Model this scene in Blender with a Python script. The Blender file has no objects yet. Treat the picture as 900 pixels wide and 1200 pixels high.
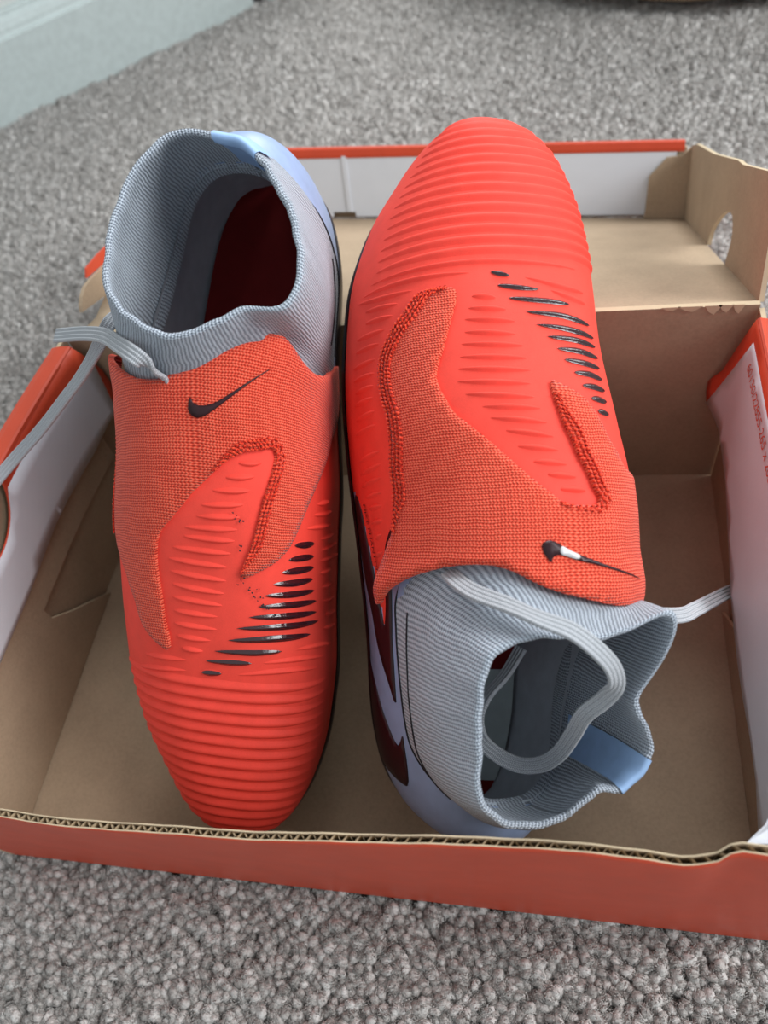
import bpy, bmesh, math, random
import numpy as np
from mathutils import Matrix, Vector
from mathutils.geometry import delaunay_2d_cdt

random.seed(7); RNG = np.random.default_rng(7)
SC = bpy.context.scene
COL = SC.collection

# ------------------------------------------------------------------ camera
cam_d = bpy.data.cameras.new('camera'); cam = bpy.data.objects.new('camera', cam_d); COL.objects.link(cam)
cam_d.sensor_fit = 'VERTICAL'; cam_d.sensor_height = 36.0
cam_d.lens = 906.16/1200*36.0
cam_d.clip_start = .01
CAM_R = Matrix.Rotation(.3647, 3, 'Z') @ Matrix.Rotation(.6243, 3, 'X') @ Matrix.Rotation(-.2925, 3, 'Z')
cam.matrix_world = Matrix.Translation((.0804, -.0439, .3576)) @ CAM_R.to_4x4()
cam_d.dof.use_dof = True; cam_d.dof.focus_distance = .285; cam_d.dof.aperture_fstop = 10.0
SC.camera = cam

# ------------------------------------------------------------------ light
world = bpy.data.worlds.new('world'); SC.world = world; world.use_nodes = True
bgn = world.node_tree.nodes['Background']; bgn.inputs[0].default_value = (.86, .95, 1.0, 1); bgn.inputs[1].default_value = .58
def area(name, loc, target, sx, sy, power, color):
    d = bpy.data.lights.new(name, 'AREA'); d.shape = 'RECTANGLE'; d.size = sx; d.size_y = sy; d.energy = power; d.color = color
    o = bpy.data.objects.new(name, d); COL.objects.link(o); o.location = loc
    o.rotation_euler = (Vector(target) - Vector(loc)).to_track_quat('-Z', 'Y').to_euler()
    return o
area('side_window_daylight', (1.80, .20, 1.40), (0, .12, .1), 1.1, 1.1, 41, (.95, .98, 1.0))
area('far_window_daylight', (.15, 1.95, 1.40), (0, .12, .1), 1.1, 1.1, 33, (.95, .98, 1.0))
SC.view_settings.view_transform = 'Standard'; SC.view_settings.look = 'None'
SC.view_settings.exposure = 0.12; SC.view_settings.gamma = 1.0; SC.view_settings.use_curve_mapping = False

# ------------------------------------------------------------------ materials
def srgb(r, g, b):
    f = lambda c: (c/255/12.92) if c/255 <= .04045 else ((c/255 + .055)/1.055)**2.4
    return (f(r), f(g), f(b), 1)
class Mat:
    def __init__(self, name, color, rough=.6, spec=.3, sheen=0, coat=0):
        self.m = bpy.data.materials.new(name); self.m.use_nodes = True
        self.t = self.m.node_tree; self.n = self.t.nodes; self.l = self.t.links
        self.b = self.n['Principled BSDF']
        self.b.inputs['Base Color'].default_value = color; self.b.inputs['Roughness'].default_value = rough
        self.b.inputs['Specular IOR Level'].default_value = spec
        if sheen: self.b.inputs['Sheen Weight'].default_value = sheen; self.b.inputs['Sheen Roughness'].default_value = .4
        if coat: self.b.inputs['Coat Weight'].default_value = coat
        self.color = color; self.tc = self.n.new('ShaderNodeTexCoord'); self.nrm = None
    def coord(self, kind='Object', scale=1):
        o = self.tc.outputs[kind]
        mp = self.n.new('ShaderNodeMapping'); self.l.new(o, mp.inputs[0])
        mp.inputs['Scale'].default_value = scale if isinstance(scale, tuple) else (scale,)*3
        return mp.outputs[0]
    def noise(self, scale, detail=4, kind='Object', rough=.55, sc=1):
        t = self.n.new('ShaderNodeTexNoise'); t.inputs['Scale'].default_value = scale; t.inputs['Detail'].default_value = detail
        t.inputs['Roughness'].default_value = rough
        self.l.new(self.coord(kind, sc), t.inputs['Vector']); return t.outputs['Fac']
    def math(self, op, a, b=0.0, c=None):
        m = self.n.new('ShaderNodeMath'); m.operation = op
        for i, x in enumerate((a, b, c)):
            if x is None: continue
            if isinstance(x, (int, float)): m.inputs[i].default_value = x
            else: self.l.new(x, m.inputs[i])
        return m.outputs[0]
    def uv(self):
        s = self.n.new('ShaderNodeSeparateXYZ'); self.l.new(self.tc.outputs['UV'], s.inputs[0]); return s.outputs[0], s.outputs[1]
    def ramp(self, fac, stops):
        r = self.n.new('ShaderNodeValToRGB'); self.l.new(fac, r.inputs[0])
        while len(r.color_ramp.elements) < len(stops): r.color_ramp.elements.new(.5)
        for e, (p, c) in zip(r.color_ramp.elements, stops): e.position = p; e.color = c
        return r.outputs[0]
    def set_color(self, out): self.l.new(out, self.b.inputs['Base Color'])
    def bump(self, h, strength, dist):
        b = self.n.new('ShaderNodeBump'); b.inputs['Strength'].default_value = strength; b.inputs['Distance'].default_value = dist
        self.l.new(h, b.inputs['Height'])
        if self.nrm is not None: self.l.new(self.nrm, b.inputs['Normal'])
        self.nrm = b.outputs[0]; self.l.new(self.nrm, self.b.inputs['Normal'])
def shade(c, k): return (c[0]*k, c[1]*k, c[2]*k, 1)

M = {}
def m_paper(name, c, rough=.55, spec=.25, var=.06, fine=900):
    a = Mat(name, c, rough, spec)
    a.set_color(a.ramp(a.noise(60, 6), [(.3, shade(c, 1-var)), (.7, shade(c, 1+var))]))
    a.bump(a.noise(fine, 3), .12, .0004); a.bump(a.noise(25, 2), .25, .002)
    M[name] = a.m; return a
def m_kraft():
    c = srgb(172, 150, 126); a = Mat('kraft', c, .8, .15)
    n = a.math('MULTIPLY_ADD', a.noise(700, 4), .5, a.math('MULTIPLY', a.noise(40, 5), .5))
    a.set_color(a.ramp(n, [(.3, shade(c, .84)), (.5, c), (.72, shade(c, 1.13))]))
    a.bump(a.noise(1200, 3), .2, .0003); a.bump(a.noise(18, 2), .3, .003)
    M['kraft'] = a.m
m_kraft()
m_paper('orange_print', srgb(208, 76, 48), .45, .35)
m_paper('white_print', srgb(212, 214, 220), .5, .3, .02)
m_paper('kraft_light', srgb(205, 185, 155), .8, .1)
def m_upper():
    c = srgb(250, 78, 64); a = Mat('boot_orange', c, .62, .22)
    n = a.math('MULTIPLY_ADD', a.noise(2500, 2), .35, a.math('MULTIPLY', a.noise(120, 4), .65))
    a.set_color(a.ramp(n, [(.25, shade(c, .86)), (.55, c), (.8, shade(c, 1.08))]))
    a.bump(a.noise(2600, 2), .22, .0003)
    M['boot_orange'] = a.m
m_upper()
def m_knit(name, c, dark, light, pu, pv, strength, dist, sheen=.2):
    a = Mat(name, c, .85, .15, sheen)
    u, v = a.uv()
    wob = a.math('MULTIPLY', a.noise(90, 2, 'UV'), .0016)
    u2 = a.math('ADD', u, wob)
    su = a.math('SINE', a.math('MULTIPLY', u2, 2*math.pi/pu))
    ph = a.math('MULTIPLY', a.math('SINE', a.math('MULTIPLY', u2, math.pi/pu)), 1.2)
    sv = a.math('SINE', a.math('ADD', a.math('MULTIPLY', v, 2*math.pi/pv), ph))
    h = a.math('MULTIPLY_ADD', su, .28, a.math('MULTIPLY_ADD', sv, .22, .5))
    h = a.math('ADD', h, a.math('MULTIPLY_ADD', a.noise(1500, 2, 'UV'), .35, -.17))
    a.set_color(a.ramp(h, [(.12, dark), (.5, c), (.9, light)]))
    a.bump(h, strength, dist)
    M[name] = a.m
m_knit('orange_knit', srgb(234, 80, 56), srgb(184, 44, 32), srgb(252, 120, 94), .0009, .0010, .8, .0005)
m_knit('orange_stitch', srgb(240, 66, 42), srgb(170, 30, 22), srgb(250, 92, 60), .0015, .0010, .5, .0004)
m_knit('grey_knit', srgb(178, 186, 198), srgb(112, 118, 130), srgb(212, 220, 230), .0012, .0009, .9, .0006)
m_knit('lace_weave', srgb(176, 178, 182), srgb(136, 138, 144), srgb(206, 208, 212), .0006, .0007, .5, .0002)
def simple(name, c, rough, spec=.4, bumps=None, coat=0):
    a = Mat(name, c, rough, spec, 0, coat)
    a.set_color(a.ramp(a.noise(150, 4), [(.3, shade(c, .93)), (.7, shade(c, 1.06))]))
    for (s, st, d) in bumps or []: a.bump(a.noise(s, 3), st, d)
    M[name] = a.m; return a
simple('heel_synthetic', srgb(154, 174, 210), .42, .4, [(900, .1, .0003)])
simple('tab_ribbon', srgb(158, 190, 232), .55, .3, [(1500, .2, .0002)])
simple('maroon_film', srgb(52, 22, 28), .16, .5, [(700, .5, .0006)], .6)
simple('maroon_print', srgb(50, 20, 26), .4, .4)
simple('sole_dark', srgb(34, 26, 28), .3, .5)
simple('lining', srgb(196, 202, 210), .9, .1, [(1200, .3, .0003)])
simple('silver_wear', srgb(206, 204, 204), .4, .4)
simple('thread_dark', srgb(48, 44, 48), .8, .2)
simple('footbed', srgb(120, 30, 30), .85, .15, [(1200, .3, .0003)])
simple('footbed_pad', srgb(186, 196, 196), .85, .15, [(1200, .3, .0003)])
simple('painted_wood', srgb(196, 206, 204), .38, .4, [(30, .08, .001)])
simple('wall_paint', srgb(206, 208, 204), .8, .2, [(300, .1, .0005)])
simple('cushion_fabric', srgb(186, 160, 132), .9, .1, [(900, .4, .0006), (14, .5, .01)])
def m_carpet():
    c = srgb(158, 150, 145); a = Mat('carpet_pile', c, .95, .05, .25)
    oi = a.n.new('ShaderNodeObjectInfo')
    gp = a.n.new('ShaderNodeNewGeometry'); tn = a.n.new('ShaderNodeTexNoise'); tn.inputs['Scale'].default_value = 1100; tn.inputs['Detail'].default_value = 3; tn.inputs['Roughness'].default_value = .7
    a.l.new(gp.outputs['Position'], tn.inputs['Vector'])
    n = a.math('MULTIPLY_ADD', oi.outputs['Random'], .26, a.math('MULTIPLY', tn.outputs['Fac'], .74))
    col = a.ramp(n, [(.25, srgb(132, 126, 121)), (.5, srgb(190, 185, 180)), (.74, srgb(230, 226, 222))])
    a.set_color(col); a.bump(tn.outputs['Fac'], .6, .0005)
    M['carpet_pile'] = a.m
    simple('carpet_backing', srgb(140, 134, 129), .95, .05, [(400, .6, .002)])
m_carpet()

# ------------------------------------------------------------------ helpers
def link(o, parent=None):
    COL.objects.link(o)
    if parent is not None: o.parent = parent
    return o
def tag(o, label=None, cat=None, group=None, kind=None):
    for k, v in (('label', label), ('category', cat), ('group', group), ('kind', kind)):
        if v: o[k] = v
    return o
def empty(name, mat, label, cat):
    o = bpy.data.objects.new(name, None); o.empty_display_size = .05; link(o); o.matrix_world = mat
    return tag(o, label, cat)
def mesh(name, V, F, mats, parent=None, smooth=True, uv=None, mi=None, flip=False):
    V = np.asarray(V, float)
    if flip: F = [tuple(reversed(f)) for f in F]
    me = bpy.data.meshes.new(name); me.from_pydata(V.tolist(), [], [tuple(int(i) for i in f) for f in F])
    mats = mats if isinstance(mats, (list, tuple)) else [mats]
    for m in mats: me.materials.append(M[m])
    if mi is not None: me.polygons.foreach_set('material_index', np.asarray(mi, np.int32))
    if smooth: me.polygons.foreach_set('use_smooth', np.ones(len(me.polygons), bool))
    if uv is not None:
        ul = me.uv_layers.new(name='UVMap'); li = np.zeros(len(me.loops), np.int32); me.loops.foreach_get('vertex_index', li)
        ul.data.foreach_set('uv', np.asarray(uv, np.float32)[li].ravel())
    me.update()
    return link(bpy.data.objects.new(name, me), parent)
def grid_faces(n, m, closed_m=False, off=0):
    F = []
    for i in range(n-1):
        for j in range(m if closed_m else m-1):
            k = (j+1) % m
            F.append((off+i*m+j, off+i*m+k, off+(i+1)*m+k, off+(i+1)*m+j))
    return F
def inside(poly, x, y):
    poly = np.asarray(poly); x = np.asarray(x); y = np.asarray(y); r = np.zeros(x.shape, bool)
    for (x1, y1), (x2, y2) in zip(poly, np.roll(poly, -1, 0)):
        c = (y1 > y) != (y2 > y)
        with np.errstate(divide='ignore', invalid='ignore'):
            r ^= c & (x < (x2-x1)*(y-y1)/(y2-y1+1e-15) + x1)
    return r
def densify(poly, step):
    out = []
    for a, b in zip(poly, poly[1:] + poly[:1]):
        a = np.array(a, float); b = np.array(b, float); k = max(1, int(math.ceil(np.linalg.norm(b-a)/step)))
        out += [tuple(a + (b-a)*i/k) for i in range(k)]
    return out
def smooth_closed(poly, n=2):
    p = np.asarray(poly, float)
    for _ in range(n):
        q = np.roll(p, -1, 0); p = np.stack([.75*p + .25*q, .25*p + .75*q], 1).reshape(-1, 2)
    return [tuple(x) for x in p]
def tri_poly(poly, step):
    """constrained triangulation of a closed outline with filler points inside -> (verts 2d, tris)"""
    poly = densify(poly, step); P = np.array(poly)
    xs = np.arange(P[:, 0].min() + step/2, P[:, 0].max(), step); ys = np.arange(P[:, 1].min() + step/2, P[:, 1].max(), step)
    X, Y = np.meshgrid(xs, ys); X = X.ravel(); Y = Y.ravel()
    k = inside(P, X, Y); X = X[k]; Y = Y[k]
    if len(X):
        d = np.min((X[:, None]-P[None, :, 0])**2 + (Y[:, None]-P[None, :, 1])**2, 1); k = d > (.45*step)**2; X = X[k]; Y = Y[k]
    pts = [Vector(p) for p in poly] + [Vector((x, y)) for x, y in zip(X, Y)]
    n = len(poly)
    r = delaunay_2d_cdt(pts, [(i, (i+1) % n) for i in range(n)], [list(range(n))], 1, 1e-9)
    V = np.array([tuple(v) for v in r[0]]); T = []
    for f in r[2]:
        for i in range(1, len(f)-1): T.append((f[0], f[i], f[i+1]))
    T = np.array(T)
    c = V[T].mean(1); T = T[inside(P, c[:, 0], c[:, 1])]
    a, b, c = V[T[:, 0]], V[T[:, 1]], V[T[:, 2]]
    ar = (b[:, 0]-a[:, 0])*(c[:, 1]-a[:, 1]) - (b[:, 1]-a[:, 1])*(c[:, 0]-a[:, 0])
    T[ar < 0] = T[ar < 0][:, ::-1]
    return V, T[np.abs(ar) > 1e-16]
def boundary(T):
    cnt = {}
    for t in T:
        for i in range(3):
            a, b = int(t[i]), int(t[(i+1) % 3]); cnt[(a, b)] = 1
    return [(a, b) for (a, b) in cnt if (b, a) not in cnt]
def sheet(name, poly, f, thick, step, mats, parent, smooth=False):
    """cardboard sheet: outline in 2d, f maps 2d points to 3d, thick(3d vector or array) goes to the back face. mats = front, back, edge"""
    V, T = tri_poly(poly, step); n = len(V)
    A = f(V); B = A + (thick(V) if callable(thick) else np.asarray(thick)[None, :])
    nf = np.cross(A[T[:, 1]]-A[T[:, 0]], A[T[:, 2]]-A[T[:, 0]]).sum(0)
    d = (B-A).mean(0)
    if nf @ d > 0: T = T[:, ::-1]
    F = [tuple(t) for t in T] + [tuple(t[::-1] + n) for t in T]; mi = [0]*len(T) + [1]*len(T)
    for a, b in boundary(T): F.append((b, a, a+n, b+n)); mi.append(2)
    return mesh(name, np.vstack([A, B]), F, mats, parent, smooth, None, mi)
def tube(path, r, seg=6, closed=False):
    P = np.asarray(path, float); n = len(P)
    Tn = np.gradient(P, axis=0) if not closed else np.roll(P, -1, 0)-np.roll(P, 1, 0)
    Tn /= np.linalg.norm(Tn, axis=1, keepdims=True)+1e-12
    up = np.tile(np.array([.13, .21, .97]), (n, 1)); A = np.cross(Tn, up); A /= np.linalg.norm(A, axis=1, keepdims=True); Bn = np.cross(Tn, A)
    r = np.broadcast_to(np.asarray(r, float), (n,))
    th = np.linspace(0, 2*np.pi, seg, endpoint=False)
    V = (P[:, None] + r[:, None, None]*(np.cos(th)[None, :, None]*A[:, None] + np.sin(th)[None, :, None]*Bn[:, None])).reshape(-1, 3)
    F = grid_faces(n, seg, True)
    if closed: F += [((n-1)*seg+j, (n-1)*seg+(j+1) % seg, (j+1) % seg, j) for j in range(seg)]
    else: F += [tuple(range(seg)), tuple(range((n-1)*seg, n*seg))[::-1]]
    return V, F
def spline(P, n):
    P = np.asarray(P, float); d = np.r_[0, np.cumsum(np.linalg.norm(np.diff(P, axis=0), axis=1))]; t = np.linspace(0, d[-1], n)
    m = np.gradient(P, d, axis=0); k = np.clip(np.searchsorted(d, t)-1, 0, len(d)-2); h = (d[k+1]-d[k])[:, None]; u = ((t-d[k])/(d[k+1]-d[k]))[:, None]
    return (2*u**3-3*u**2+1)*P[k] + (u**3-2*u**2+u)*h*m[k] + (-2*u**3+3*u**2)*P[k+1] + (u**3-u**2)*h*m[k+1]
def ribbon(P, N, width, thick, ribs=4):
    """flat woven lace: ribbed cross-section swept along P, N = face normal at each point"""
    P = np.asarray(P); n = len(P); T = np.gradient(P, axis=0); T /= np.linalg.norm(T, axis=1, keepdims=True)
    N = np.asarray(N, float); N = N-(N*T).sum(1, keepdims=True)*T; N /= np.linalg.norm(N, axis=1, keepdims=True); S = np.cross(T, N)
    k = ribs*6+1; x = np.linspace(-.5, .5, k)
    hgt = thick*(.5 + .5*np.abs(np.sin(np.pi*ribs*(x+.5)))**.6); hgt[0] = hgt[-1] = thick*.2
    prof = [(a*width, b/2) for a, b in zip(x, hgt)] + [(a*width, -b/2) for a, b in zip(x[::-1], hgt[::-1])]
    m = len(prof); pr = np.array(prof)
    V = (P[:, None] + pr[None, :, :1]*S[:, None] + pr[None, :, 1:]*N[:, None]).reshape(-1, 3)
    F = grid_faces(n, m, True) + [tuple(range(m)), tuple(range((n-1)*m, n*m))[::-1]]
    d = np.r_[0, np.cumsum(np.linalg.norm(np.diff(P, axis=0), axis=1))]
    uv = np.stack([np.repeat(d, m), np.tile(pr[:, 0], n)], 1)
    return V, F, uv

# ------------------------------------------------------------------ the room
bk = mesh('floor', [(-1.6, -1.2, -.009), (1.6, -1.2, -.009), (1.6, 2.2, -.009), (-1.6, 2.2, -.009)], [(0, 1, 2, 3)], 'carpet_backing', smooth=False)
tag(bk, 'grey-brown carpet floor under the shoe box', 'floor', kind='structure')
# baseboard along the wall at the upper left of the picture
BD = np.array([.75429, .65654, 0]); BN = np.array([.65654, -.75429, 0]); B0 = np.array([-.4763, .6725, 0])
def along(profile, a, b):
    V = []; k = len(profile)
    for t in (a, b): V += [B0 + BD*t + BN*d + np.array([0, 0, z]) for d, z in profile]
    return V, grid_faces(2, k) + [tuple(range(k))[::-1], tuple(range(k, 2*k))]
prof = [(-.02, -.008), (0, -.008), (0, .0655), (-.0012, .0668), (-.0035, .0672), (-.0042, .0690), (-.0045, .0725), (-.0062, .0770), (-.0090, .0805), (-.0105, .0815), (-.0105, .0835), (-.0125, .0850), (-.02, .0850)]
V, F = along(prof, -1.0, .308); bb = mesh('baseboard_left', V, F, 'painted_wood', smooth=False)
tag(bb, 'pale painted skirting board with a moulded top along the wall', 'baseboard', kind='structure')
V, F = along([(-.02, -.008), (.004, -.008), (.004, .9), (-.02, .9)], .325, .42); tr = mesh('trim_1', V, F, 'painted_wood', smooth=False)
tag(tr, 'pale painted door frame just past the end of the skirting board', 'door frame', kind='structure')
V, F = along([(-.04, -.008), (-.02, -.008), (-.02, 1.6), (-.04, 1.6)], -1.0, .318); wl = mesh('wall_left', V, F, 'wall_paint', smooth=False)
tag(wl, 'off-white painted wall above the skirting board', 'wall', kind='structure')
V, F = along([(-.03, -.008), (-.012, -.008), (-.012, .9), (-.03, .9)], .306, .327); g = mesh('gap_shadow_strip', V, F, 'thread_dark', smooth=False)  # solid dark-coloured strip stands in for the shadow seen through the gap
tag(g, 'dark strip standing in for the shadow in the gap between skirting board end and door frame', 'gap', kind='structure')

def make_carpet():
    """pile: one object whose geometry nodes place a tuft on every point of a jittered grid"""
    tufts = []
    for q in range(4):
        bm = bmesh.new(); bmesh.ops.create_icosphere(bm, subdivisions=2, radius=1)
        r = random.Random(q); ax = [Vector((r.uniform(-1, 1), r.uniform(-1, 1), r.uniform(-1, 1))).normalized() for _ in range(7)]
        for v in bm.verts:
            d = v.co.normalized(); k = 1
            for w in ax: k += .16*max(0, d.dot(w))**6*2 - .05*max(0, -d.dot(w))**5*2
            k *= 1 + .09*math.sin(6*math.atan2(d.y, d.x) + 5*d.z + q) * (1-d.z*d.z) + .05*r.uniform(-1, 1)
            tw = v.co.z*1.1; x, y = v.co.x*k, v.co.y*k
            v.co = Vector((x*math.cos(tw)-y*math.sin(tw)*.9, x*math.sin(tw)+y*math.cos(tw)*.8, v.co.z*1.9*k))
        for _ in range(70):      # loose fibre ends standing off the tuft
            u_ = r.uniform(-.2, 1); t_ = r.uniform(0, 6.283); w_ = math.sqrt(max(0, 1-u_*u_)); d = Vector((w_*math.cos(t_), w_*math.sin(t_), u_))
            b0 = Vector((d.x*.95, d.y*.85, d.z*1.75)); tan = Vector((-d.y, d.x, .9+.6*r.random())).normalized(); tip = b0 + tan*r.uniform(.4, .8) + d*r.uniform(.08, .26)
            sd = d.cross(tan).normalized()*.075; md = (b0+tip)/2 + d*.14
            vs = [bm.verts.new(p) for p in (b0-sd, b0+sd, b0+d*.1, md-sd, md+sd, md+d*.1, tip)]
            for f_ in ((0, 1, 4, 3), (1, 2, 5, 4), (2, 0, 3, 5), (3, 4, 6), (4, 5, 6), (5, 3, 6)): bm.faces.new([vs[i] for i in f_])
        me = bpy.data.meshes.new('tuft'); bm.to_mesh(me); bm.free(); me.materials.append(M['carpet_pile'])
        me.polygons.foreach_set('use_smooth', np.ones(len(me.polygons), bool)); tufts.append(me)
    sp = .0031
    pts = []
    for y in np.arange(-.34, 1.45, sp):
        k = sp if y < .7 else sp*1.0
        xs = np.arange(-1.0, .95, k)
        pts.append(np.stack([xs, np.full_like(xs, y)], 1))
    p = np.vstack(pts); p += RNG.uniform(-.42, .42, p.shape)*sp
    # not under the box, not behind the wall, not far outside what the picture can see
    k = ~((np.abs(p[:, 0]) < .1645) & (p[:, 1] > .0015) & (p[:, 1] < .2225))
    d = (p-B0[None, :2])@BN[:2]; k &= d > -.005
    c = np.array([.08, -.044]); y = p[:, 1]-c[1]; k &= np.abs(p[:, 0]-(.08-.30*y)) < .52+.56*np.maximum(y, 0)
    p = p[k]
    z = RNG.uniform(-.0068, -.0050, len(p)) + .0012*np.sin(p[:, 0]*90+np.sin(p[:, 1]*70)*2)*np.sin(p[:, 1]*110)
    me = bpy.data.meshes.new('carpet_pile'); me.from_pydata(np.c_[p, z].tolist(), [], [])
    a = me.attributes.new('rot', 'FLOAT_VECTOR', 'POINT'); a.data.foreach_set('vector', np.stack([RNG.uniform(-.5, .5, len(p)), RNG.uniform(-.5, .5, len(p)), RNG.uniform(0, 6.28, len(p))], 1).astype(np.float32).ravel())
    s = RNG.uniform(.8, 1.3, len(p)); a = me.attributes.new('siz', 'FLOAT', 'POINT'); a.data.foreach_set('value', (s*.00235).astype(np.float32))
    a = me.attributes.new('pick', 'INT', 'POINT'); a.data.foreach_set('value', RNG.integers(0, 4, len(p)).astype(np.int32))
    me.materials.append(M['carpet_pile'])
    o = link(bpy.data.objects.new('carpet_pile', me))
    tag(o, 'short twisted grey-beige carpet pile covering the floor', 'carpet', kind='stuff')
    ng = bpy.data.node_groups.new('pile', 'GeometryNodeTree')
    ng.interface.new_socket('Geometry', in_out='INPUT', socket_type='NodeSocketGeometry'); ng.interface.new_socket('Geometry', in_out='OUTPUT', socket_type='NodeSocketGeometry')
    N = ng.nodes; L = ng.links; gi = N.new('NodeGroupInput'); go = N.new('NodeGroupOutput')
    tob = [bpy.data.objects.new('tuft', m) for m in tufts]
    gg = N.new('GeometryNodeGeometryToInstance')
    for t in reversed(tob):
        oi = N.new('GeometryNodeObjectInfo'); oi.inputs[0].default_value = t; L.new(oi.outputs['Geometry'], gg.inputs[0])
    io = N.new('GeometryNodeInstanceOnPoints'); L.new(gi.outputs[0], io.inputs['Points']); L.new(gg.outputs[0], io.inputs['Instance']); io.inputs['Pick Instance'].default_value = True
    def attr(nm, typ):
        n = N.new('GeometryNodeInputNamedAttribute'); n.data_type = typ; n.inputs['Name'].default_value = nm; return n.outputs[0]
    L.new(attr('pick', 'INT'), io.inputs['Instance Index'])
    e = N.new('FunctionNodeEulerToRotation'); L.new(attr('rot', 'FLOAT_VECTOR'), e.inputs[0]); L.new(e.outputs[0], io.inputs['Rotation'])
    L.new(attr('siz', 'FLOAT'), io.inputs['Scale']); L.new(io.outputs[0], go.inputs[0])
    md = o.modifiers.new('pile', 'NODES'); md.node_group = ng
make_carpet()

# brown cushion at the far edge of the carpet
def cushion():
    c = np.array([.275, 1.045]); R = .318; H = .24
    prof = [(.02, .004), (.6, .002), (.92, .002), (.975, .008), (.995, .030), (1.0, .08), (1.0, .14), (.97, .19), (.90, .222), (.75, .236), (.4, .243), (.02, .246)]
    n = 96; V = []
    for r, z in prof:
        for j in range(n):
            t = 2*math.pi*j/n; k = 1+.006*math.sin(9*t)+.004*math.sin(17*t+1)
            V.append((c[0]+R*r*k*math.cos(t), c[1]+R*r*k*math.sin(t), z))
    F = grid_faces(len(prof), n, True) + [tuple(range(n))[::-1], tuple(range((len(prof)-1)*n, len(prof)*n))]
    root = empty('floor_cushion', Matrix.Translation((c[0], c[1], 0)), 'round brown fabric floor cushion at the far edge of the carpet', 'cushion')
    V = np.array(V)-np.array([c[0], c[1], 0])
    mesh('cover', V, F, 'cushion_fabric', root)
    t = np.linspace(0, 2*np.pi, 120, endpoint=False); P = np.stack([R*.994*np.cos(t), R*.994*np.sin(t), np.full_like(t, .016)], 1)
    V, F = tube(P, .004, 6, True); mesh('piping', V, F, 'cushion_fabric', root)
cushion()

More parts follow.
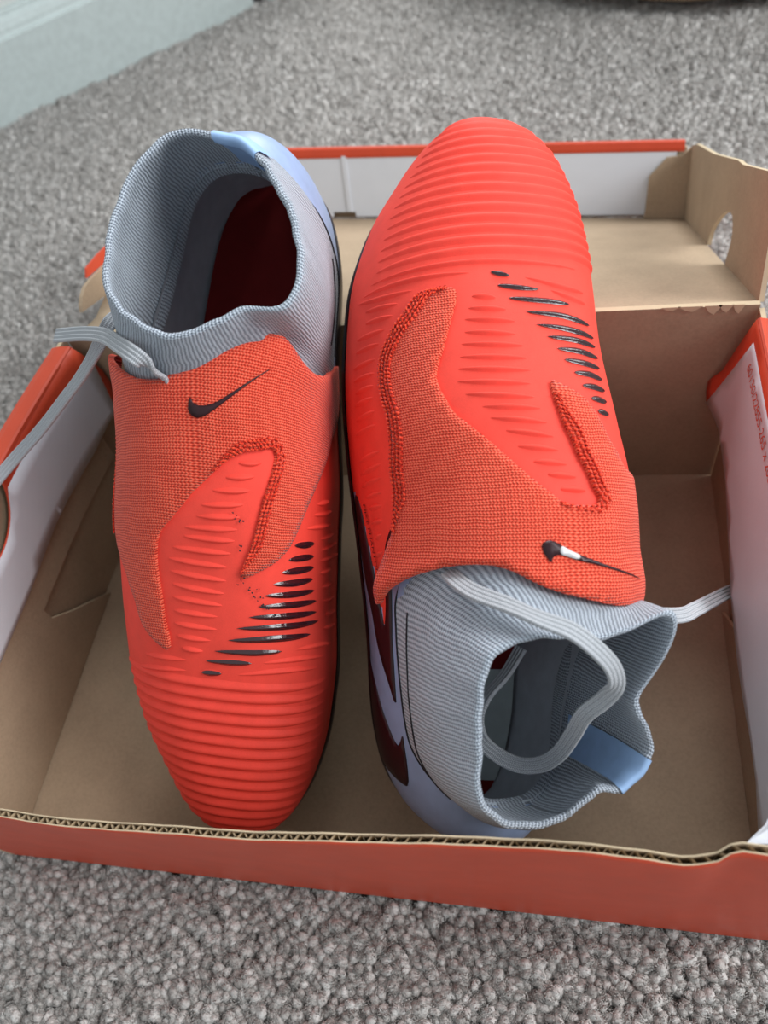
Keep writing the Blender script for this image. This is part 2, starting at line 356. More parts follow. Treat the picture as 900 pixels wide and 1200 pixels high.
# ------------------------------------------------------------------ the shoe box
BW, BDp, BH = .165, .2209, .1201
def build_box():
    O = np.array([0, .11, 0]); root = empty('shoe_box', Matrix.Translation(O), 'open orange cardboard shoe box with hinged lid folded back on the carpet', 'box')
    sh = lambda f: (lambda V: f(V)-O)
    K3 = ('kraft', 'orange_print', 'kraft_light')
    def xy(z): return lambda V: np.c_[V, np.full(len(V), z)]
    sheet('base_panel', [(-.1653, .0003), (.1653, .0003), (.1653, .2209), (-.1653, .2209)], sh(xy(.0024)), (0, 0, -.0022), .03, ('kraft', 'orange_print', 'kraft_light'), root)
    # hinge line: the wall top gives way a little under the boots
    def sag(x): return .0158*np.exp(-((x-.0555)/.0270)**8) + .002*np.exp(-((x+.045)/.04)**4)
    def fold(x): return BH-sag(x)
    top = [(x, fold(x)) for x in np.linspace(.1655, -.157, 60)]
    b = sheet('wall_panel', [(-.1655, 0), (.1655, 0)] + top, sh(lambda V: np.c_[V[:, 0], np.full(len(V), BDp), V[:, 1]]), (0, .0024, 0), .02, K3, root)
    b['label'] = 'brown inner wall that carries the lid hinge'
    # torn paper at the hinge end
    for (x, w, d) in ((.138, .010, .003), (.147, .007, .005), (.152, .006, .004), (.130, .008, .002), (.157, .005, .005)):
        sheet('torn_paper', [(x-w/2, .121), (x-w*.2, .121-d*.7), (x+w*.1, .121-d), (x+w/2, .121)], sh(lambda V: np.c_[V[:, 0], np.full(len(V), BDp-.0006), V[:, 1]]), (0, .0003, 0), .004, ('kraft_light',)*3, root)
    # front wall: two liners with the fluting between, cut edge in view, bowed outwards
    fx = [-.165, -.115, -.0928, -.0715, -.047, -.0051, .0314, .0874, .1049, .1166, .1255, .131, .1386, .165]
    fy = [-.002, -.004, -.0043, -.0052, -.0046, -.0034, -.0008, .0018, .0018, .0014, .0028, .0055, .0052, .004]
    fz = [.1195, .1195, .120, .1195, .120, .120, .1195, .1205, .120, .1185, .119, .1225, .122, .1205]
    xs = np.linspace(-.165, .165, 111); ty = pchip(fx, fy, xs); tz = pchip(fx, fz, xs) + .0005*np.sin(xs*160) + .0003*np.sin(xs*410+1)
    lev = np.array([0, .12, .3, .5, .7, .85, .95, 1.0])
    fr = None
    for nm, off, mt, th in (('wall_panel', 0.0, ('orange_print', 'kraft', 'kraft_light'), .0004), ('inner_liner', .0022, ('kraft', 'kraft', 'kraft_light'), .0004)):
        V = []; uvn = len(xs)
        for k in (0, 1):
            for l in lev:
                y = ty*l**1.6 + off + k*th; V.append(np.stack([xs, y, tz*l + .0002], 1))
        V = np.vstack(V)-O; n = len(lev)*uvn
        F = []; mi = []
        for f in grid_faces(len(lev), uvn): F.append(f); mi.append(0)
        for f in grid_faces(len(lev), uvn, off=n): F.append(f[::-1]); mi.append(1)
        for j in range(uvn-1):
            a = (len(lev)-1)*uvn+j; F.append((a, a+1, a+1+n, a+n)); mi.append(2)
        for a, bb in ((0, 1), (uvn-1, -1)):
            for i in range(len(lev)-1):
                q = (a+i*uvn, a+(i+1)*uvn, a+(i+1)*uvn+n, a+i*uvn+n); F.append(q if bb == 1 else q[::-1]); mi.append(2)
        o = mesh(nm, V, F, mt, root if fr is None else fr, True, None, mi)
        if fr is None: fr = o; fr['label'] = 'orange outer wall with its raw corrugated top edge'
    xf = np.linspace(-.164, .164, 1100); w = .5+.5*np.sin(2*np.pi*xf/.0037+.6*np.sin(xf*60)); yt = np.interp(xf, xs, ty); zt = np.interp(xf, xs, tz)
    rows = [np.stack([xf, yt*l**1.6 + .0005 + w*.0016, zt*l-.0003], 1) for l in (1.0, .9)]
    rows2 = [r + np.array([0, .0002, 0]) for r in rows[::-1]]
    n = len(xf); V = np.vstack(rows+rows2)-O; F = grid_faces(4, n)
    fl = mesh('fluting', V, F, 'kraft_light', fr); fl['kind'] = 'stuff'
    # end walls: outer sheet, middle sheet, fold at the top, printed inner flap
    NB = lambda cy, a, bb, z0, n=24: [(cy + a*math.cos(t), z0 - bb*math.sin(t)) for t in np.linspace(0, math.pi, n)]
    for s in (-1, 1):
        cy, cz = (.108, .1201) if s < 0 else (.098, .1201)
        xo = .1648
        notch = [(y, z) for y, z in NB(cy, .027, .024, cz)]
        outer = [(.0, 0), (.2205, 0), (.2205, .1185), (cy+.03, .1185)] + [(min(y, .2), min(z, .1185)) for y, z in notch] + [(cy-.03, .1185), (0, .1185)]
        bend = lambda y: (.0075 if s < 0 else .0)*np.clip((y-.14)/.08, 0, 1)**1.4
        f = (lambda x, s=s, bend=bend: (lambda V: np.c_[x-s*bend(V[:, 0]), V]))
        e = sheet('end_panel', outer, sh(f(s*(xo+.0004))), (s*.0020, 0, 0), .02, K3, root)
        n2 = NB(cy, .0235, .0205, cz)
        mid = [(.02, .05), (.20, .05), (.205, .118), (cy+.026, .118)] + [(y, min(z, .118)) for y, z in n2] + [(cy-.026, .118), (.01, .118)]
        sheet('middle_sheet', mid, sh(f(-.1622 if s < 0 else .1646)), (s*(.0016 if s < 0 else .0005), 0, 0), .02, ('kraft', 'kraft', 'kraft_light'), e)
        # flap surface
        def flap(V, s=s):
            y, z = V[:, 0], V[:, 1]; t = np.clip((.12-z)/.05, 0, 1.3)
            if s < 0:
                end = np.clip((y-.165)/.05, 0, 1)**1.6
                x = -.1572 - .0012*t + bend(y) + end*(.0020*np.clip(t/.17, 0, 1) + .0030*t)
            else:
                end = np.clip((y-.196)/.022, 0, 1)**1.4
                x = .1632 - .0072*t**.8 - end*.0050*t
            return np.c_[x, y, z]
        if s < 0:
            lowz = lambda y: float(pchip([.0, .069, .10, .141, .178, .218], [.0690, .0690, .0690, .0710, .0700, .0776], y))
            low = [(y, lowz(y)) for y in np.linspace(.012, .2185, 14)]
            fn = NB(cy, .027, .024, cz)
            ring = low + [(.2185, .098), (.2125, .1195), (cy+.031, .1195)] + fn + [(cy-.031, .1195), (.012, .1195)]
            white = low[:-1] + [(.211, .0745), (.2165, .107), (.200, .1098), (cy+.0262, .1105)] + [p for p in fn if p[1] < .1100] + [(cy-.0262, .1105), (.012, .110)]
        else:
            lowz = lambda y: float(pchip([.0, .03, .049, .087, .148, .172, .2174], [.0480, .0487, .0554, .0511, .0617, .0671, .0682], y))
            low = [(y, lowz(y)) for y in np.linspace(.014, .2140, 14)]
            fn = NB(cy, .024, .022, cz)
            ring = low + [(.2208, .0752), (.2150, .088), (.2143, .0997), (.2128, .1195), (cy+.028, .1195)] + fn + [(cy-.028, .1195), (.014, .1195)]
            white = low + [(.2046, .1144), (.18, .1138), (cy+.0235, .1130)] + [p for p in fn if p[1] < .1125] + [(cy-.0235, .1130), (.014, .113)]
        fb = sheet('inner_flap', ring, sh(flap), (s*.0011, 0, 0), .006, ('orange_print', 'kraft', 'orange_print'), e, True)
        sheet('printed_panel', white, sh(lambda V: flap(V)-np.array([s*.00025, 0, 0])), (s*.0002, 0, 0), .006, ('white_print', 'white_print', 'white_print'), fb, True)['label'] = 'plain white print field'
        # folded top edge in two pieces either side of the thumb notch
        for (y0, y1) in ((.003, cy-.0265), (cy+.0265, .2125)):
            xi = .1570 if s < 0 else .1630
            pr = [(xi, .1186), (xi+.0002, .1200), (xi+.0012, .1206), (.1640, .1206), (.1676, .1198), (.1680, .1140)]
            ye = np.linspace(y0, y1, 10); V = [(s*(x-float(bend(y))), y, z) for y in ye for x, z in pr]; k = len(pr)
            mesh('folded_edge', np.array(V)-O, grid_faces(10, k) + [tuple(range(k)), tuple(range(9*k, 10*k))[::-1]], 'orange_print', e, False, flip=(s < 0))
        # tuck tabs of the long walls, flat against the end wall
        tab = [(.003, .003), (.1385, .003), (.1141, .0287), (.1029, .0423), (.1031, .062), (.098, .085), (.03, .10), (.003, .10)]
        sheet('corner_tab', tab, sh(f(s*.1618)), (s*.0015, 0, 0), .02, ('kraft', 'kraft', 'kraft_light'), root)
    # white corner tab beside the right end of the front wall
    P = np.array([(.1330, .0078, .1225), (.165, .0100, .1210), (.1640, .030, .098), (.1500, .0300, .090), (.1480, .0245, .096), (.1415, .016, .110)])
    c = P.mean(0); V = np.vstack([P, P+np.array([.0003, .0004, -.0012])])-O; k = len(P)
    mesh('corner_tab', V, [tuple(range(k)), tuple(range(k, 2*k))[::-1]] + [(i, i+k, (i+1) % k+k, (i+1) % k) for i in range(k)], 'white_print', root, False)['label'] = 'white tab tucked behind the front edge'
    # size text on the inner flap
    txt('60130/22855-265 x 205 x 160', .0062, 'orange_print', 'size_text', root,
        lambda V: (lambda Q: (lambda A: A-np.array([.0006, 0, 0])-O)(np.c_[.1632-.0072*np.clip((.12-Q[:, 1])/.05, 0, 1.3)**.8, Q]))(np.c_[.1985-V[:, 0], .1105+V[:, 1]-.0055*0-.0045]))
    # ---- lid
    LD = .222
    def ang(x): return np.radians(21.5 + 5.5*(x+.165)/.33)
    def lidp(x, v, h=0.0):
        x = np.asarray(x, float); t = ang(x); v = np.asarray(v, float)
        y = BDp + .0012 + v*LD*np.cos(t) + h*np.sin(t); z = BH - v*LD*np.sin(t) + h*np.cos(t) - sag(x)*np.clip(1-v/.35, 0, 1)**1.5
        return np.stack(np.broadcast_arrays(x, y, z), -1)-O
    def nrm(x): t = ang(x); return np.stack([0*t, np.sin(t), np.cos(t)], -1)
    lid = sheet('lid', [(-.149, 0), (.165, 0), (.165, 1), (-.165, 1), (-.165, .26), (-.152, .10)], lambda V: lidp(V[:, 0], V[:, 1]), lambda V: -.0022*nrm(V[:, 0]), .012, K3, root, True)
    lid['label'] = 'brown inside of the opened lid'
    far = sheet('lid_wall', [(-.165, 0), (.165, 0), (.165, .0425), (-.165, .0425)], lambda V: lidp(V[:, 0], 1.012, V[:, 1]), (0, .002, -.0008), .01, K3, lid)
    xa, xb = -.150, .158
    wf = [(xa, .0028), (-.0700, .0022), (-.0700, .0052), (-.0540, .0052), (-.0540, .0022), (.078, .0022), (.078, .0052), (.088, .0052), (.088, .0022), (xb, .0022), (xb, .0418), (xa, .0418)]
    w = sheet('printed_panel', wf, lambda V: lidp(V[:, 0], .985, V[:, 1]), (0, .0012, -.0005), .012, ('white_print', 'kraft', 'white_print'), lid); w['label'] = 'plain white print field'
    for (x0, x1) in ((-.0592, -.0562),):
        sheet('crease', [(x0, .0055), (x1, .0055), (x1, .0415), (x0, .0415)], lambda V: lidp(V[:, 0], .9815, V[:, 1]), (0, .0008, -.0003), .01, ('white_print',)*3, w)
    # orange folded rim
    xr = np.linspace(-.160, .1625, 12)
    pr = [(.9835, .0402), (.9815, .0420), (.9815, .0458), (.985, .0466), (1.012, .0466), (1.020, .0455), (1.022, .042)]
    V = np.array([lidp(x, v, h) for x in xr for v, h in pr]); k = len(pr)
    mesh('folded_edge', V, grid_faces(len(xr), k) + [tuple(range(k)), tuple(range((len(xr)-1)*k, len(xr)*k))[::-1]], 'orange_print', lid, False)
    # lid side walls
    hole = [(.338, 0), (.330, .0045), (.312, .0105), (.310, .0155), (.320, .0205), (.337, .0233), (.365, .0240), (.398, .0228), (.440, .0200), (.484, .0158), (.520, .0117), (.543, .0080), (.556, .0045), (.565, 0)]
    sd = [(.004, 0)] + hole + [(1.008, 0), (1.008, .040), (.965, .0435), (.90, .0455), (.62, .0448), (.355, .0470), (.30, .0462), (.05, .0485), (.004, .030)]
    rw = sheet('lid_wall', [(a*LD, b) for a, b in sd], lambda V: lidp(np.full(len(V), .165), V[:, 0]/LD, V[:, 1]) + np.c_[V[:, 1]*.03, 0*V], (.002, 0, 0), .006, K3, lid)
    rw['label'] = 'brown lid side with a thumb hole cut at its fold'
    sheet('crease', [(.350*LD, .024), (.356*LD, .024), (.350*LD, .0465), (.344*LD, .0465)], lambda V: lidp(np.full(len(V), .1645), V[:, 0]/LD, V[:, 1]) + np.c_[V[:, 1]*.06, 0*V], (.0006, 0, 0), .01, ('kraft',)*3, rw)
    lw = [(.14, 0), (1.0, 0), (1.0, .044), (.85, .044), (.7, .034), (.5, .021), (.27, .0135), (.22, .0122), (.185, .0105), (.160, .007), (.145, .003)]
    sheet('lid_wall', [(a*LD, b) for a, b in lw], lambda V: lidp(np.full(len(V), -.1645), V[:, 0]/LD, V[:, 1]), (-.002, 0, 0), .008, ('kraft', 'orange_print', 'kraft'), lid)
    lo = [(.22, .0128), (.3, .0143), (.5, .021), (.7, .034), (.85, .044), (1.0, .044), (1.0, .048), (.85, .048), (.7, .0385), (.5, .026), (.3, .0205), (.23, .0175)]
    sheet('folded_edge', [(a*LD, b) for a, b in lo], lambda V: lidp(np.full(len(V), -.1668), V[:, 0]/LD, V[:, 1]), (-.0012, 0, 0), .008, ('orange_print',)*3, lid)
    tb = [(.1403, .0003), (.1649, .0003), (.1662, .0425), (.1612, .0378), (.1521, .0369), (.1419, .0259)]
    sheet('corner_tab', tb, lambda V: lidp(V[:, 0], .974 + .010*0, V[:, 1]), (0, .0016, -.0006), .01, ('kraft', 'kraft', 'kraft_light'), lid)
    return root

def txt(s, size, mat, name, parent, f):
    cu = bpy.data.curves.new('text', 'FONT'); cu.body = s; cu.size = size
    o = bpy.data.objects.new('text', cu); COL.objects.link(o)
    bpy.context.view_layer.update(); dg = bpy.context.evaluated_depsgraph_get()
    me = o.evaluated_get(dg).to_mesh(); V = np.array([v.co[:2] for v in me.vertices]); F = [tuple(p.vertices) for p in me.polygons]
    o.evaluated_get(dg).to_mesh_clear(); bpy.data.objects.remove(o)
    r = mesh(name, f(V), F, mat, parent, False); return r

# ------------------------------------------------------------------ the boots
def pchip(xs, ys, x):
    xs = np.array(xs, float); ys = np.array(ys, float); x = np.asarray(x, float)
    h = np.diff(xs); d = np.diff(ys) / h
    m = np.zeros_like(ys); m[0] = d[0]; m[-1] = d[-1]
    for i in range(1, len(xs) - 1):
        if d[i-1] * d[i] > 0:
            w1 = 2*h[i] + h[i-1]; w2 = h[i] + 2*h[i-1]
            m[i] = (w1 + w2) / (w1/d[i-1] + w2/d[i])
    k = np.clip(np.searchsorted(xs, x) - 1, 0, len(xs) - 2)
    t = (x - xs[k]) / h[k]; t2 = t*t; t3 = t2*t
    return (2*t3-3*t2+1)*ys[k] + (t3-2*t2+t)*h[k]*m[k] + (-2*t3+3*t2)*ys[k+1] + (t3-t2)*h[k]*m[k+1]

ST = [0, .012, .04, .09, .16, .27, .4, .52, .64, .74, .83, .9, .95, .98, .994, 1]
W_MED = [.0019, .0133, .0221, .0283, .0325, .0342, .0387, .0422, .0422, .0434, .0408, .0344, .0268, .0188, .0106, .0018]
W_LAT = [.002, .0142, .0237, .0305, .0342, .0365, .0405, .0441, .0461, .0448, .0393, .031, .023, .0154, .0084, .0018]
SHIFT = [0, 0, 0, 0, 0, 0, 0, 0, .001, .002, .004, .007, .009, .0105, .011, .011]
TOP = [.0236, .0531, .0649, .0708, .0779, .0945, .1015, .0945, .0803, .0685, .059, .0502, .0419, .0331, .0248, .0142]
BOT = [.004, .002, 0, 0, 0, .002, .003, .002, 0, 0, .002, .005, .009, .012, .0145, .016]
LEN = .2877
SKEW = .2556
PH0, PH1 = -.443, np.pi + .443

class Shape:
    def __init__(self, med=None, lat=None):
        self.med = med or ([0, 1], [1, 1]); self.lat = lat or ([0, 1], [1, 1])
    def __call__(self, s, ph):
        s = np.asarray(s, float); ph = np.asarray(ph, float)
        wm = pchip(ST, W_MED, s) * pchip(*self.med, s); wl = pchip(ST, W_LAT, s) * pchip(*self.lat, s)
        h = pchip(ST, TOP, s); zb = pchip(ST, BOT, s)
        co = np.cos(ph); si = np.sin(ph)
        w = np.where(co > 0, wm, wl)
        y = pchip(ST, SHIFT, s) + w*np.sign(co)*np.abs(co)**.82
        sk = SKEW*pchip([0, .1, .3, .5, .75, .92, 1], [.3, .5, .9, 1, 1, .8, 0], s)
        y = y + sk*.5*(wm + wl)*np.clip(si, 0, 1)
        z = zb + (h - zb)*(.3 + .7*np.sign(si)*np.abs(si)**.9)
        return np.stack(np.broadcast_arrays(s*LEN, y, z), -1)
    def normal(self, s, ph):
        e = 1e-3
        s = np.clip(s, .002, .998)
        a = self(s + e, ph) - self(s - e, ph); b = self(s, ph + e) - self(s, ph - e)
        n = np.cross(b, a)
        return n/np.maximum(np.linalg.norm(n, axis=-1, keepdims=True), 1e-12)
SHAPE_A = Shape(lat=([0, .25, .36, .5, 1], [1, 1, 1.07, 1, 1]))                       # boot with its toe to the viewer
SHAPE_B = Shape(med=([0, .18, .34, .43, .54, .66, 1], [1, 1, 1.16, 1.16, 1.05, 1, 1]))
POSE_A = (-.041, .2728, .158, -1.6424, -.5365, -.08, 1)
POSE_B = (.0386, .0361, .0119, 1.5961, .5772, .4, -1)


RING_A = [(0.404, 1.85), (0.394, 2.15), (0.376, 2.45), (0.362, 2.62), (0.335, 2.79), (0.3222, 2.828), (0.3008, 2.829), (0.2737, 2.83), (0.2446, 2.81), (0.2143, 2.766), (0.1654, 2.682), (0.1416, 2.62), (0.1148, 2.434), (0.0959, 2.208), (0.0794, 1.948), (0.072, 1.57), (0.083, 1.2), (0.0989, 0.84), (0.111, 0.456), (0.123, 0.174), (0.14, -0.02), (0.167, -0.13), (0.21, -0.18), (0.27, -0.18), (0.32, -0.12), (0.352, 0.05), (0.364, 0.3), (0.372, 0.5), (0.372, 0.65), (0.366, 0.8), (0.36, 0.93), (0.36, 1.08), (0.37, 1.25), (0.386, 1.45), (0.4, 1.62)]
RING_B = [(0.389, 2.1), (0.386, 2.32), (0.376, 2.58), (0.364, 2.72), (0.345, 2.82), (0.3222, 2.828), (0.3008, 2.829), (0.2737, 2.83), (0.2446, 2.81), (0.2143, 2.766), (0.1654, 2.682), (0.1416, 2.62), (0.1148, 2.434), (0.0959, 2.208), (0.0794, 1.948), (0.072, 1.57), (0.0794, 1.194), (0.0959, 0.934), (0.1148, 0.708), (0.1416, 0.522), (0.1654, 0.46), (0.2143, 0.376), (0.2446, 0.332), (0.2737, 0.312), (0.3008, 0.313), (0.3222, 0.314), (0.328, 0.36), (0.335, 0.55), (0.338, 0.9), (0.344, 1.15), (0.349, 1.4), (0.358, 1.58), (0.37, 1.75), (0.383, 1.92)]
VEE = [(0.4675, 3.253), (0.449, 3.146), (0.4171, 3.131), (0.3803, 3.093), (0.3429, 3.052), (0.3178, 3.03), (0.2843, 2.986), (0.3165, 2.941), (0.3418, 2.932), (0.3635, 2.925), (0.3926, 2.895), (0.4086, 2.848), (0.4232, 2.783), (0.3993, 2.812), (0.3536, 2.864), (0.3081, 2.885), (0.2714, 2.903), (0.2353, 2.877), (0.2085, 2.851), (0.1916, 2.834), (0.2188, 2.938), (0.2455, 3.054), (0.273, 3.118), (0.3111, 3.145), (0.3584, 3.264), (0.4289, 3.307)]
BIGSWOOSH = [(0.2386, 3.504), (0.2098, 3.191), (0.1769, 3.067), (0.1532, 2.947), (0.1386, 2.863), (0.1364, 2.812), (0.1496, 2.753), (0.1546, 2.745), (0.1436, 2.732), (0.1158, 2.709), (0.0849, 2.737), (0.0847, 2.852), (0.0864, 3.013), (0.0919, 3.264), (0.113, 3.403), (0.158, 3.443), (0.2054, 3.484), (0.2679, 3.494), (0.2979, 3.494), (0.2879, 3.504)]
BANDS = [(0.757, 2.85, 0.3), (0.7728, 2.85, 0.3), (0.7886, 2.85, 0.3), (0.8044, 2.85, 0.3), (0.8202, 2.85, 0.3), (0.836, 2.85, 0.3), (0.8518, 2.85, 0.3), (0.8676, 2.85, 0.3), (0.8834, 2.85, 0.3), (0.8992, 2.85, 0.3), (0.915, 2.85, 0.3), (0.9308, 2.85, 0.3), (0.9466, 2.85, 0.3), (0.9624, 2.85, 0.3), (0.9782, 2.85, 0.3)]
A_RIM = [(0.0273, -0.0047, 0.0995), (0.0284, 0.0047, 0.0997), (0.0308, 0.0126, 0.1002), (0.0302, 0.0173, 0.1), (0.0362, 0.0239, 0.1012), (0.0413, 0.0291, 0.1023), (0.0517, 0.0365, 0.1043), (0.0578, 0.0402, 0.1056), (0.0654, 0.0433, 0.1071), (0.0743, 0.0462, 0.1089), (0.0873, 0.0464, 0.1115), (0.0923, 0.0439, 0.1125), (0.0944, 0.0403, 0.1129), (0.0937, 0.0344, 0.1127), (0.0932, 0.0302, 0.1126), (0.0966, 0.0252, 0.1133), (0.1005, 0.0189, 0.1141), (0.1039, 0.011, 0.1148), (0.1039, 0.0039, 0.1148), (0.1013, -0.0038, 0.1143), (0.0963, -0.0121, 0.1133), (0.089, -0.0181, 0.1118), (0.0846, -0.0212, 0.1109), (0.0785, -0.0216, 0.1097), (0.0645, -0.0228, 0.1069), (0.0566, -0.022, 0.1053), (0.0453, -0.0197, 0.1031), (0.0365, -0.0153, 0.1013), (0.0299, -0.0104, 0.1)]
A_PATCH = [(0.335, 2.84), (0.3578, 2.464), (0.3775, 2.232), (0.3899, 2.053), (0.3966, 1.89), (0.3967, 1.735), (0.3896, 1.657), (0.3807, 1.55), (0.3694, 1.439), (0.3529, 1.256), (0.3391, 1.094), (0.3366, 0.99), (0.3434, 0.916), (0.3539, 0.83), (0.3625, 0.726), (0.3644, 0.572), (0.3508, 0.296), (0.3236, -0.024), (0.3001, -0.214), (0.3, -0.3), (0.36, -0.3), (0.4092, -0.058), (0.4476, 0.162), (0.4816, 0.398), (0.5094, 0.563), (0.5319, 0.661), (0.5517, 0.744), (0.5777, 0.87), (0.5954, 1.018), (0.6068, 1.164), (0.6175, 1.304), (0.6105, 1.334), (0.5913, 1.264), (0.5683, 1.19), (0.5447, 1.14), (0.5172, 1.08), (0.5017, 1.038), (0.4832, 0.989), (0.468, 0.964), (0.4616, 0.985), (0.4648, 1.098), (0.4702, 1.246), (0.4806, 1.369), (0.4952, 1.464), (0.5119, 1.555), (0.5275, 1.604), (0.5432, 1.672), (0.5592, 1.763), (0.5701, 1.836), (0.586, 1.875), (0.6093, 1.899), (0.6305, 1.896), (0.6575, 1.888), (0.6817, 1.888), (0.7036, 1.87), (0.7208, 1.879), (0.7149, 1.968), (0.7037, 2.073), (0.6876, 2.164), (0.6611, 2.201), (0.6399, 2.272), (0.6238, 2.314), (0.6, 2.45), (0.575, 2.6), (0.54, 2.68), (0.486, 2.72), (0.44, 2.735), (0.4, 2.8), (0.365, 2.856)]
A_SWOOSH = [(0.4145, 1.572), (0.4202, 1.567), (0.4233, 1.546), (0.4233, 1.505), (0.4207, 1.446), (0.4107, 1.35), (0.3957, 1.225), (0.3695, 0.997), (0.3987, 1.225), (0.4145, 1.344), (0.4295, 1.459), (0.4359, 1.516), (0.4373, 1.555), (0.4338, 1.575), (0.4271, 1.582), (0.4194, 1.578)]
A_INNER = [(0.6105, 1.334), (0.5913, 1.264), (0.5683, 1.19), (0.5447, 1.14), (0.5172, 1.08), (0.5017, 1.038), (0.4832, 0.989), (0.468, 0.964), (0.4616, 0.985), (0.4648, 1.098), (0.4702, 1.246), (0.4806, 1.369), (0.4952, 1.464)]
A_OUTER = [(0.355, 2.83), (0.44, 2.735), (0.486, 2.72), (0.54, 2.68), (0.575, 2.6)]
A_SLITS = [([(0.7444, 1.647), (0.744, 1.59), (0.743, 1.544)], 0.0021), ([(0.7281, 1.611), (0.7272, 1.494), (0.7258, 1.317)], 0.0021), ([(0.7138, 1.567), (0.7118, 1.287), (0.7088, 1.025)], 0.00225), ([(0.6979, 1.478), (0.6929, 1.142), (0.6884, 0.642)], 0.00255), ([(0.6815, 1.406), (0.6775, 1.063), (0.6724, 0.482)], 0.0024), ([(0.6662, 1.299), (0.6631, 0.942), (0.6601, 0.507)], 0.0024), ([(0.6525, 1.208), (0.6493, 0.913), (0.6453, 0.498)], 0.0024), ([(0.6382, 1.145), (0.6359, 0.877), (0.6315, 0.534)], 0.0024), ([(0.6236, 1.054), (0.621, 0.817), (0.6165, 0.551)], 0.00255), ([(0.6086, 0.956), (0.6055, 0.774), (0.6013, 0.527)], 0.00255), ([(0.5924, 0.87), (0.5895, 0.707), (0.5869, 0.518)], 0.0024), ([(0.574, 0.787), (0.5728, 0.643), (0.5703, 0.502)], 0.0024)]
A_RIDGES = [[(0.4834, 1.299), (0.4824, 1.232), (0.4813, 1.161), (0.4801, 1.087)], [(0.5011, 1.401), (0.4997, 1.322), (0.4983, 1.239), (0.4966, 1.151)], [(0.5169, 1.497), (0.5159, 1.402), (0.5147, 1.297), (0.5134, 1.184)], [(0.5346, 1.569), (0.5333, 1.481), (0.5318, 1.37), (0.5302, 1.247)], [(0.5479, 1.592), (0.5472, 1.516), (0.5463, 1.407), (0.5455, 1.283)], [(0.5616, 1.659), (0.5611, 1.564), (0.5606, 1.451), (0.5601, 1.311)], [(0.5726, 1.672), (0.573, 1.572), (0.5735, 1.473), (0.574, 1.34)], [(0.5866, 1.764), (0.5875, 1.621), (0.5885, 1.521), (0.5895, 1.378)], [(0.6007, 1.812), (0.6025, 1.656), (0.6043, 1.552), (0.6064, 1.416)], [(0.6164, 1.809), (0.6185, 1.661), (0.6208, 1.561), (0.6232, 1.437)], [(0.6322, 1.805), (0.6344, 1.667), (0.6368, 1.57), (0.6393, 1.462)], [(0.6486, 1.818), (0.6503, 1.681), (0.6523, 1.578), (0.6545, 1.483)], [(0.666, 1.818), (0.6668, 1.696), (0.668, 1.598), (0.6693, 1.524)], [(0.6827, 1.83), (0.6834, 1.705), (0.6845, 1.605), (0.6858, 1.532)], [(0.6991, 1.819), (0.6995, 1.717), (0.7002, 1.631), (0.701, 1.569)], [(0.7142, 1.788), (0.7147, 1.726), (0.7153, 1.67), (0.716, 1.62)], [(0.7334, 2.245), (0.7313, 2.027), (0.7307, 1.865), (0.731, 1.732)], [(0.7079, 0.909), (0.7053, 0.734), (0.7042, 0.506), (0.71, 0.037)], [(0.7258, 1.259), (0.7211, 1.04), (0.7185, 0.766), (0.7214, 0.317)], [(0.7542, 2.396), (0.7484, 2.094), (0.746, 1.897), (0.7449, 1.742)], [(0.7439, 1.479), (0.7372, 1.24), (0.7331, 0.94), (0.7345, 0.489)], [(0.5195, 0.443), (0.5168, 0.355), (0.5138, 0.249), (0.5102, 0.11)], [(0.5345, 0.516), (0.5312, 0.386), (0.5274, 0.213), (0.5225, -0.02)], [(0.5525, 0.634), (0.5492, 0.487), (0.5456, 0.292), (0.541, -0.014)], [(0.5642, 0.369), (0.561, 0.24), (0.5576, 0.054), (0.5539, -0.086)], [(0.5788, 0.354), (0.5748, 0.195), (0.5707, -0.016), (0.5661, -0.196)], [(0.5935, 0.402), (0.59, 0.23), (0.5867, -0.017), (0.5829, -0.275)], [(0.6094, 0.41), (0.6064, 0.228), (0.6041, -0.032)], [(0.6279, 0.378), (0.6261, 0.18), (0.6251, -0.07)], [(0.6468, 0.337), (0.6465, 0.109), (0.6468, -0.126)], [(0.666, 0.299), (0.6673, 0.036), (0.668, -0.189)], [(0.6837, 0.372), (0.685, 0.123), (0.6881, -0.173)]]
B_RIM = [(0.0695, -0.0225, 0.1079), (0.0766, -0.0226, 0.1093), (0.0848, -0.0192, 0.111), (0.0881, -0.0132, 0.1116), (0.0904, -0.006, 0.1121), (0.0895, 0.0033, 0.1119), (0.0894, 0.0114, 0.1119), (0.0887, 0.0166, 0.1117), (0.0912, 0.0266, 0.1122), (0.0958, 0.0365, 0.1132), (0.0957, 0.0399, 0.1131), (0.0897, 0.0406, 0.1119), (0.0797, 0.037, 0.1099), (0.0702, 0.03, 0.108), (0.0664, 0.0296, 0.1073), (0.0586, 0.0338, 0.1057), (0.052, 0.0365, 0.1044), (0.0444, 0.0346, 0.1029), (0.0372, 0.0263, 0.1014), (0.0389, 0.0196, 0.1018), (0.0343, 0.0146, 0.1009), (0.03, 0.0084, 0.1), (0.0282, 0.0007, 0.0996), (0.0284, -0.007, 0.0997), (0.0295, -0.0122, 0.0999), (0.0358, -0.0188, 0.1012), (0.0423, -0.0215, 0.1025), (0.0548, -0.0219, 0.105), (0.0622, -0.0223, 0.1064)]
